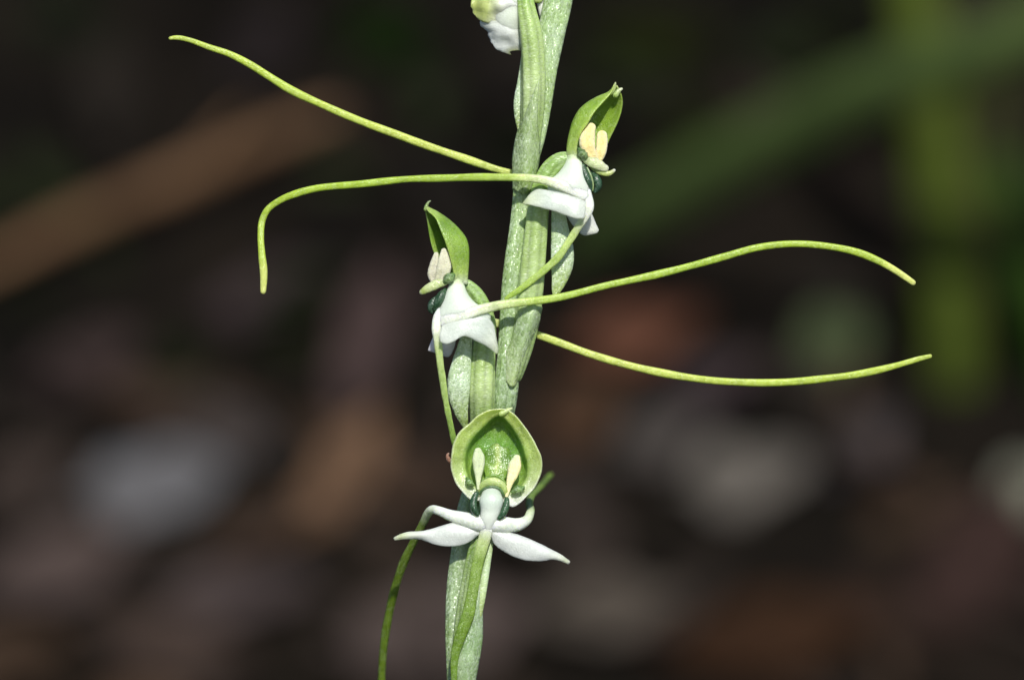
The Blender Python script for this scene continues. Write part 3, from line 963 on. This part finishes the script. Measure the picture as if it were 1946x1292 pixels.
# ---------------- flower on the left of the stem
def flower_left():
    f = loft('flower', [[(859, 534, 36), (850, 553, 42), (841, 575, 46), (833, 595, 50), (828, 612, 50), (834, 634, 44)],
                        [(870, 532, 40), (870, 554, 50), (872, 576, 58), (874, 594, 60), (876, 612, 54), (878, 630, 44)],
                        [(880, 536, 32), (885, 558, 36), (903, 578, 42), (922, 588, 48), (932, 602, 46), (924, 622, 40)]],
             [(0, (196, 214, 160)), (0.14, (222, 232, 208)), (0.28, WHITE2), (1, WHITE2)], M_PETAL, plant, n=36, m=20, thick=16, edge=0.3)
    f['label'] = 'flower beside the middle stem with a pointed hood and pollen sacs coloured dull beige as if shaded'
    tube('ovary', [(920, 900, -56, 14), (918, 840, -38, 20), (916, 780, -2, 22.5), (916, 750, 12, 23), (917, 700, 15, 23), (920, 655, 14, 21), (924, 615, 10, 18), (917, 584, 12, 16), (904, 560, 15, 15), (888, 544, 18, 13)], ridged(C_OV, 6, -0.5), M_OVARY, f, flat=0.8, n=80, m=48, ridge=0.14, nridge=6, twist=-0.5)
    hood_c = lambda t, s: stops(t, [(0, (206, 222, 176)), (0.14, (166, 194, 92)), (0.3, (132, 170, 52)), (0.7, (118, 156, 48)), (0.92, (146, 174, 80)), (1, (160, 182, 110))]) * (1 - 0.16 * np.abs(np.sin(s * 22)) ** 6 + 0.25 * np.exp(-((s - 0.01) / 0.05) ** 2))[..., None]
    loft('hood', [[(862, 540, 42), (861, 515, 48), (855, 488, 56), (847, 462, 60), (837, 437, 58), (827, 414, 50), (813, 401, 40), (808, 393, 34)],
                  [(888, 540, 32), (887.5, 522, 32), (889, 499, 32), (889, 471, 32), (884, 453, 32), (871, 436, 32), (853, 419, 32), (828, 402, 32), (811, 393, 32)],
                  [(876, 536, 10), (873, 510, 0), (867, 485, -8), (858, 460, -12), (846, 436, -8), (833, 418, 4), (819, 405, 16), (810, 395, 26)],
                  [(850, 536, 14), (834, 498, 10), (825, 480, 12), (821, 468, 14), (816, 445, 18), (812, 419, 22), (809, 404, 26), (808, 394, 30)]],
         hood_c, M_HOOD, f, n=44, m=34, thick=4.5)
    tube('hood_tip', [(809, 398, 32, 4), (811, 390, 31, 3.2), (815, 384, 31, 2), (818, 382, 31, 1.2)], [(0, (140, 172, 90)), (1, (110, 120, 86))], M_HOOD, f, n=12, m=10)
    tube('pollen_sac', [(829, 484, 42, 5), (825, 503, 44, 8.5), (822, 522, 44, 9.5), (825, 536, 44, 6)], [(0, (206, 204, 176)), (1, (198, 192, 168))], M_POLLEN, f, flat=0.6, n=30, m=20, lump=0.12, seed=6, groove=0.45)  # both sacs greyed in colour for the shade inside this hood
    tube('pollen_sac', [(844, 478, 48, 6.5), (844, 493, 50, 11), (843, 513, 50, 14), (834, 532, 48, 9)], [(0, (214, 210, 184)), (1, (206, 204, 170))], M_POLLEN, f, flat=0.5, n=30, m=20, lump=0.12, seed=7, groove=0.45)
    tube('rostellum', [(802, 555, 44, 5.5), (812, 549, 48, 8), (828, 541, 50, 9), (846, 534, 48, 8)], [(0, (216, 222, 180)), (0.15, (180, 196, 110)), (0.4, (206, 216, 160)), (0.8, (190, 206, 140)), (1, (110, 146, 70))], M_HOOD, f, flat=0.5, n=24, m=16, lump=0.18, seed=8)
    tube('auricle', [(845, 536, 50, 5), (852, 530, 53, 10), (860, 524, 52, 6)], [(0, (70, 106, 54)), (1, (84, 118, 62))], M_GRAIN, f, n=14, m=14, lump=0.5, seed=9)
    tube('stigma_arm', [(846, 551, 44, 4), (839, 562, 48, 8.5), (833, 576, 48, 9), (827, 590, 46, 4)], [(0, (46, 80, 46)), (1, (36, 66, 42))], M_STIGMA, f, flat=0.8, n=24, m=16, lump=0.12, seed=1)
    tube('stigma_arm', [(829, 566, 40, 4), (821, 578, 42, 7.5), (818, 588, 42, 5.5), (821, 594, 42, 3)], [(0, (42, 74, 46)), (1, (36, 66, 46))], M_STIGMA, f, flat=0.8, n=24, m=16, lump=0.12, seed=2)
    tube('filament', [(838, 612, 54, 9), (862, 604, 60, 11), (887, 597, 62, 11.2), (911, 589, 60, 10.4), (932, 584, 57, 9.4), (951, 580, 60, 8.6), (1000, 574, 58, 7.8), (1060, 565, 48, 7.2), (1150, 543, 28, 6.9), (1240, 523, 18, 6.9), (1320, 503, 12, 6.9),
                      (1380, 487, 8, 6.9), (1437, 472, 6, 6.8), (1511, 464, 4, 6.7), (1578, 469, 2, 6.7), (1628, 480, 0, 6.7), (1672, 498, -2, 6.5), (1704, 516, -3, 6.6), (1735, 537, -4, 5.2)], C_FIL, M_FIL, f, flat=0.62, n=150, m=18, wob=1.1, groove=0.18, seed=14)
    tube('filament', [(890, 604, 4, 9), (930, 613, -18, 9), (975, 620, -30, 7.5), (1022, 637, -30, 7.4), (1060, 651, -26, 7.4), (1120, 673, -20, 7.2), (1190, 693, -14, 7.2), (1270, 711, -8, 7.2), (1350, 722, -4, 7.2), (1430, 726, 0, 7.2), (1500, 725, 2, 7.2), (1553, 721, 4, 7),
                      (1628, 711.5, 6, 6.8), (1702, 695, 8, 6.2), (1745, 683, 8, 5.4), (1767, 677.5, 8, 4)], C_FIL2, M_FIL, f, flat=0.66, n=130, m=18, wob=1.1, groove=0.18, seed=15)
    tube('lip_lobe', [(838, 588, 50, 6), (830, 606, 58, 8), (829, 628, 62, 8.4), (833, 660, 60, 7.6), (838, 701, 54, 6.6), (845, 745, 44, 6), (853, 790, 30, 5.6), (860, 825, 12, 5.6), (866, 852, -6, 5)],
         [(0, WHITE2), (0.18, (224, 232, 204)), (0.3, (186, 206, 130)), (1, (140, 178, 66))], M_FIL, f, flat=0.5, n=70, m=18, wob=0.7, groove=0.25, seed=16)
    loft('lateral_sepal', fwd(12, [[(840, 618, 60), (862, 611, 64), (895, 605, 66), (924, 602, 62), (937, 615, 56), (943, 640, 50), (947, 664, 46)], [(836, 634, 65), (862, 630, 68), (890, 624, 69), (915, 630, 65), (932, 642, 58), (942, 660, 51), (946, 670, 47)],
                           [(836, 649, 67), (848, 654, 71), (864, 648, 72), (881, 639, 71), (909, 650, 66), (930, 662, 54), (943, 673, 48)]]),
         veined([(0, WHITE2), (0.6, (212, 222, 208)), (0.88, (224, 230, 204)), (1, (206, 216, 168))]), M_PETAL, f, thick=3, edge=0.25, wavy=2.0, seed=8)
    loft('lateral_sepal', [[(826, 634, 22), (845, 638, 24), (868, 640, 22)], [(818, 652, 24), (842, 660, 26), (864, 656, 22)], [(813, 666, 22), (832, 672, 22), (852, 678, 20), (862, 662, 20)]],
         veined([(0, (226, 218, 222)), (1, (214, 208, 196))]), M_PETAL, f, thick=4, wavy=1, seed=9)
    tube('spur', [(888, 632, 30, 11), (883, 660, 28, 14), (877, 692, 26, 19), (872.5, 722, 25, 22), (872, 750, 22, 20.5), (876, 780, 14, 14), (882, 802, 4, 8), (886, 816, -6, 4)], C_SP, M_SPUR, f, flat=0.45, n=50, m=24)


flower_left()


# ---------------- lowest flower, wide open
def cup(name, centre, outer, inner, profile, colfn, mat, parent, m=96):
    """hood with a rolled rim: outer and inner outlines (px, py) round a centre; profile rows (rho, depth), inner outline at rho 0.72, outer at 1"""
    c = np.array(centre, float)

    def radial(poly):
        P = np.array(poly, float)
        Q = spline(np.column_stack([np.vstack([P, P[:1]]), np.zeros(len(P) + 1)]), 400)[:, :2] - c
        a = np.arctan2(Q[:, 1], Q[:, 0]); r = np.linalg.norm(Q, axis=1)
        o = np.argsort(a); a, r = a[o], r[o]
        th = np.linspace(-math.pi, math.pi, m, endpoint=False)
        return th, np.interp(th, np.concatenate([a - 2 * math.pi, a, a + 2 * math.pi]), np.concatenate([r, r, r]))
    th, Ro = radial(outer)
    _, Ri = radial(inner)
    prof = spline([(p[0] * 100, p[1], 0) for p in profile], 46)
    rho, dep = prof[:, 0] / 100, prof[:, 1]
    V = np.zeros((len(rho), m, 3)); RH = np.zeros((len(rho), m)); 
    for i, (q, d) in enumerate(zip(rho, dep)):
        R = np.where(q >= 0.72, Ri + (Ro - Ri) * (q - 0.72) / 0.28, Ri * q / 0.72)
        V[i, :, 0] = c[0] + R * np.cos(th)
        V[i, :, 1] = c[1] + R * np.sin(th)
        low = np.clip((V[i, :, 1] - 905) / 60, 0, 1)           # lower lobes reach forward a little
        V[i, :, 2] = d + 10 * low * (d > 0) + 1.6 * np.sin(5 * th + 3 * q)
        if q > 0.7:
            for j in range(m):
                nv = noise.noise_vector(Vector((3.2 * math.cos(th[j]), 3.2 * math.sin(th[j]), q * 2.5)))
                V[i, j] += 2.0 * np.array(nv) * (q - 0.68) / 0.3
        RH[i] = q
    F = grid_faces(len(rho), m, True, 0, True)
    F.append(tuple(range(m))); F.append(tuple((len(rho) - 1) * m + j for j in range(m - 1, -1, -1)))
    t2 = np.repeat(np.linspace(0, 1, len(rho))[:, None], m, 1)
    col = colfn(V, RH, t2)
    return make_obj(name, W(V.reshape(-1, 3)), F, mat, parent, col.reshape(-1, 3))


def flower_front():
    f = tube('flower', [(934, 942, 46, 20), (933.5, 953, 50, 23), (932, 970, 51, 19.5), (929, 985, 50, 17), (926, 1002, 46, 15)], [(0, (190, 202, 182)), (0.3, (208, 218, 204)), (0.6, WHITE), (1, WHITE)], M_PETAL, plant, flat=0.75, n=30, m=24, lump=0.04)
    f['label'] = 'lowest open flower with a round green hood and two spread white sepals'
    outer = [(945, 778), (929, 779), (908, 790), (887, 808), (870, 827), (859, 852), (856.5, 881), (862, 909), (875, 930), (895, 949), (914, 950), (935, 946), (955, 953), (974, 963), (991, 953), (1009, 935), (1023, 915), (1030, 893), (1029, 869), (1021, 850), (1007, 824), (991, 802), (973, 784), (960, 778)]
    inner = [(948, 790), (935, 797), (920, 811), (901, 831), (889, 853), (885, 877), (888, 900), (897, 918), (912, 928), (936, 926), (960, 934), (980, 932), (994, 918), (1001, 900), (1001, 880), (995, 857), (985, 832), (971, 810), (957, 795)]

    def col(V, RH, t2):
        rim = stops((V[..., 1] - 780) / 185, [(0, (172, 190, 90)), (0.2, (170, 192, 96)), (0.5, (172, 194, 104)), (0.72, (190, 206, 142)), (0.9, (220, 228, 200)), (1, (232, 236, 222))])
        ins = stops((V[..., 1] - 790) / 140, [(0, (112, 150, 40)), (0.4, (100, 152, 46)), (0.7, (122, 164, 52)), (1, (150, 184, 86))])
        w = np.clip((RH - 0.70) / 0.10, 0, 1)[..., None]
        edge = np.clip((RH - 0.96) / 0.04, 0, 1)[..., None] * 0.5
        c = ins * (1 - w) + rim * w
        ang = np.arctan2(V[..., 1] - 872, V[..., 0] - 944)
        c = c * (1 - 0.14 * np.abs(np.sin(ang * 11 + 2 * RH)) ** 4)[..., None]
        return c * (1 - edge) + lin((206, 220, 170)) * edge
    cup('hood', (944, 872), outer, inner,
        [(0.02, -6), (0.3, -6), (0.52, -4), (0.63, 0), (0.685, 9), (0.71, 20), (0.73, 27), (0.76, 29), (0.84, 30), (0.93, 34), (0.985, 38), (1.0, 38.5), (0.99, 35), (0.94, 27), (0.8, 4), (0.55, -18), (0.02, -24)], col, M_HOOD, f)
    tube('dried_debris', [(857, 880, 30, 3), (853, 873, 33, 4), (850, 866, 32, 3), (852, 862, 31, 2)], [(0, (120, 84, 64)), (1, (150, 110, 90))], M_POLLEN, f, flat=0.6, n=12, m=10, lump=0.5, seed=31)  # speck of dried debris stuck to the hood, no part of the flower
    tube('hood_tip', [(953, 786, 34, 6), (964, 780, 35, 4.5), (972, 776, 35, 2.4)], [(0, (170, 194, 100)), (1, (206, 218, 160))], M_HOOD, f, n=12, m=10)
    tube('anther', [(946, 862, -6, 24), (946, 876, -2, 25), (943, 894, 5, 24), (940, 908, 12, 18)], lambda t, th: stops(np.abs(np.cos(th)), [(0, (160, 178, 84)), (0.10, (136, 164, 60)), (0.3, (106, 144, 42)), (1, (98, 138, 40))]), M_HOOD, f, flat=0.25, n=24, m=24, lump=0.15, seed=3)
    tube('pollen_sac', [(908.5, 858, 22, 8), (909.5, 872, 27, 12.2), (909.5, 888, 31, 10.5), (909, 906, 36, 6), (909, 928, 44, 3)], [(0, (196, 208, 168)), (0.6, (206, 214, 172)), (1, (200, 210, 160))], M_POLLEN, f, flat=0.7, n=34, m=24, groove=0.3, lump=0.08)
    tube('pollen_sac', [(982, 870, 26, 7), (978.5, 884, 30, 12.5), (974.5, 900, 34, 11), (968.5, 918, 40, 6.5), (963, 942, 48, 3.2)], lambda t, th: stops(t * 0.8 + 0.2 * np.cos(th), [(0, (206, 214, 172)), (0.25, (246, 232, 178)), (0.6, (248, 230, 168)), (1, (214, 216, 160))]), M_POLLEN, f, flat=0.7, n=34, m=24, groove=0.3, lump=0.08)
    tube('auricle', [(888, 910, 42, 4), (892, 916, 44, 7), (898, 921, 44, 4)], [(0, (84, 128, 50)), (1, (70, 112, 44))], M_GRAIN, f, n=12, m=14, lump=0.6, seed=21)
    tube('auricle', [(976, 934, 46, 5), (985, 930, 47, 8.5), (993, 927, 46, 5)], [(0, (74, 116, 46)), (1, (80, 122, 50))], M_GRAIN, f, n=12, m=14, lump=0.6, seed=22)
    tube('rostellum', [(912, 931, 42, 4), (921, 919, 44, 7), (938, 915, 46, 8.5), (954, 922, 46, 7), (962, 938, 46, 4)], [(0, (140, 170, 70)), (0.5, (196, 212, 140)), (1, (150, 176, 80))], M_HOOD, f, flat=0.6, n=26, m=16)
    tube('rostellum', [(914, 922, 40, 2), (922, 910, 42, 3), (938, 903, 43, 3.4), (953, 909, 43, 3), (962, 922, 43, 2)], [(0, (92, 128, 40)), (0.5, (108, 144, 48)), (1, (92, 128, 40))], M_HOOD, f, flat=0.7, n=26, m=12)
    tube('rostellum', [(911, 938, 46, 2.2), (919, 929, 50, 2.4), (936, 924.5, 52, 2.4), (950, 929, 51, 2.4), (957, 940, 48, 2.2)], [(0, (80, 112, 62)), (1, (84, 116, 66))], M_STIGMA, f, n=26, m=10)
    tube('stigma_arm', [(905, 938, 50, 5), (899.5, 954, 54, 7), (901, 968, 56, 6.8), (907, 977, 56, 4.5)], [(0, (42, 80, 46)), (1, (38, 72, 42))], M_STIGMA, f, n=26, m=16, lump=0.06)
    tube('stigma_arm', [(963, 949, 50, 5), (961.5, 963, 54, 6.6), (956, 976, 56, 6.4), (949.5, 984, 57, 4.8)], [(0, (44, 84, 48)), (1, (42, 78, 46))], M_STIGMA, f, n=26, m=16, lump=0.06, seed=4)
    tube('filament', [(930, 996, 46, 15), (910, 994, 46, 17), (886, 987, 44, 13.5), (856, 979, 36, 11), (836, 971, 26, 9), (822, 968, 12, 8.2), (813, 976, -6, 7.8), (806, 990, -24, 7.8), (788, 1025, -56, 7.8), (768, 1066, -90, 7.8), (755, 1102, -116, 7.8), (743, 1147, -146, 7.8), (732.5, 1203, -180, 7.6), (727, 1255, -208, 7.4), (724, 1330, -246, 7), (726, 1420, -280, 5)],
         [(0, WHITE), (0.16, WHITE), (0.22, (214, 224, 186)), (0.27, (112, 134, 52)), (0.5, (102, 126, 32)), (1, (100, 124, 30))], M_FIL, f, flat=0.8, n=110, m=16, wob=0.4, seed=17)
    tube('filament', [(930, 996, 46, 14), (954, 997, 44, 16), (982, 997, 34, 13), (1001, 988, 18, 9.5), (1008, 972, -6, 8), (1006, 958, -60, 7.6), (1010, 943, -160, 7.4), (1024, 928, -330, 7.2), (1046, 902, -560, 5.5)],
         [(0, WHITE), (0.12, WHITE), (0.16, (206, 216, 180)), (0.22, (120, 146, 70)), (1, (120, 150, 50))], M_FIL, f, flat=0.8, n=90, m=16, seed=18)
    tube('lip_lobe', [(928, 988, 50, 11), (925, 1006, 52, 12), (920, 1025, 50, 11.8), (908, 1068, 48, 11.4), (898, 1124, 48, 10.8), (889, 1169, 48, 12.2), (874, 1210, 46, 10.8), (864, 1249, 42, 7.8), (863, 1287, 38, 6), (867, 1330, 34, 4)],
         [(0, WHITE), (0.06, (232, 236, 224)), (0.14, (190, 206, 140)), (0.24, (134, 162, 70)), (0.6, (112, 142, 44)), (1, (104, 134, 40))], M_FIL, f, flat=0.4, n=90, m=18, seed=19)
    loft('lateral_sepal', [[(916, 1006, 44), (895, 1001, 46), (864, 993, 42), (835, 1000, 40), (806, 1008, 36), (778, 1010, 32), (762, 1014, 30), (750, 1020, 28)],
                           [(914, 1013, 47), (893, 1013, 50), (864, 1012, 49), (835, 1016, 45), (806, 1016, 42), (778, 1017, 36), (762, 1019, 32), (748, 1023, 28)],
                           [(907, 1017, 44), (894, 1028, 46), (874, 1036, 46), (847, 1038, 44), (822, 1033, 40), (800, 1025, 36), (776, 1024, 32), (750, 1026, 28)]],
         veined([(0, WHITE), (0.62, WHITE), (0.8, (222, 230, 200)), (0.92, (204, 216, 160)), (1, (214, 222, 180))]), M_PETAL, f, n=46, m=22, thick=3.2, edge=0.25, wavy=1.6, seed=10)
    loft('lateral_sepal', [[(928, 1004, 44), (945, 1007, 46), (983, 1015, 44), (1014, 1027, 42), (1045, 1042, 38), (1069, 1055, 34), (1083, 1066, 30)],
                           [(930, 1013, 48), (948, 1018, 51), (980, 1031, 50), (1012, 1042, 46), (1042, 1055, 42), (1066, 1062, 36), (1083, 1068, 31)],
                           [(934, 1020, 46), (940, 1034, 46), (969, 1054, 46), (997, 1064, 44), (1028, 1066, 40), (1054, 1063, 36), (1080, 1072, 31)]],
         veined([(0, WHITE), (0.7, WHITE), (0.86, (224, 230, 204)), (0.96, (206, 216, 170)), (1, (222, 226, 196))]), M_PETAL, f, n=46, m=22, thick=3.2, edge=0.25, wavy=1.6, seed=11)
    tube('ovary', [(870, 1310, 8, 12), (880, 1220, 14, 18), (892, 1140, 20, 20), (902, 1080, 24, 19), (911, 1040, 24, 19), (921, 1000, 14, 18), (928, 960, -6, 17), (936, 925, -22, 16), (942, 900, -30, 14)],
         ridged([(0, (130, 158, 84)), (0.45, (142, 170, 90)), (0.7, (128, 160, 66)), (1, (134, 166, 76))], 6, -0.4), M_OVARY, f, flat=0.8, n=70, m=48, ridge=0.16, nridge=6, twist=-0.4)
    tube('spur', [(934, 1010, 26, 7), (927, 1060, 30, 7), (919, 1110, 34, 8), (912, 1150, 34, 8), (908, 1180, 32, 5)], C_SP, M_OVARY, f, flat=0.6, n=30, m=16)


flower_front()
loft('bract', [[(862, 1370, 12), (864, 1300, 22), (862, 1262, 28), (868, 1220, 32), (886, 1172, 36), (900, 1132, 36), (908, 1104, 34)],
               [(880, 1372, 26), (884, 1300, 32), (888, 1262, 37), (892, 1220, 40), (902, 1172, 40), (910, 1132, 38), (914, 1104, 34)],
               [(894, 1366, 12), (903, 1300, 20), (910, 1260, 24), (917, 1215, 28), (917.5, 1165, 30), (917, 1135, 31), (918, 1104, 31)]],
     [(0, (138, 164, 100)), (0.6, (136, 166, 108)), (1, (144, 168, 120))], M_BRACT, plant, n=50, m=18, thick=3)

# buds above the picture
for i, (bx, by, bd, ang) in enumerate(((1065, -250, 20, -0.5), (1140, -330, 6, 0.45), (1105, -430, 24, -0.25))):
    tube('bud', [(bx + 40 * (0.5 if ang < 0 else -0.6), by + 110, bd - 6, 8), (bx + 10 * ang, by + 50, bd, 13), (bx, by, bd + 4, 17), (bx + 20 * ang, by - 45, bd + 4, 13), (bx + 34 * ang, by - 72, bd, 4)],
         [(0, (140, 170, 96)), (0.6, (150, 180, 96)), (1, (196, 208, 140))], M_OVARY, plant, flat=0.9, n=30, m=20, ridge=0.08)
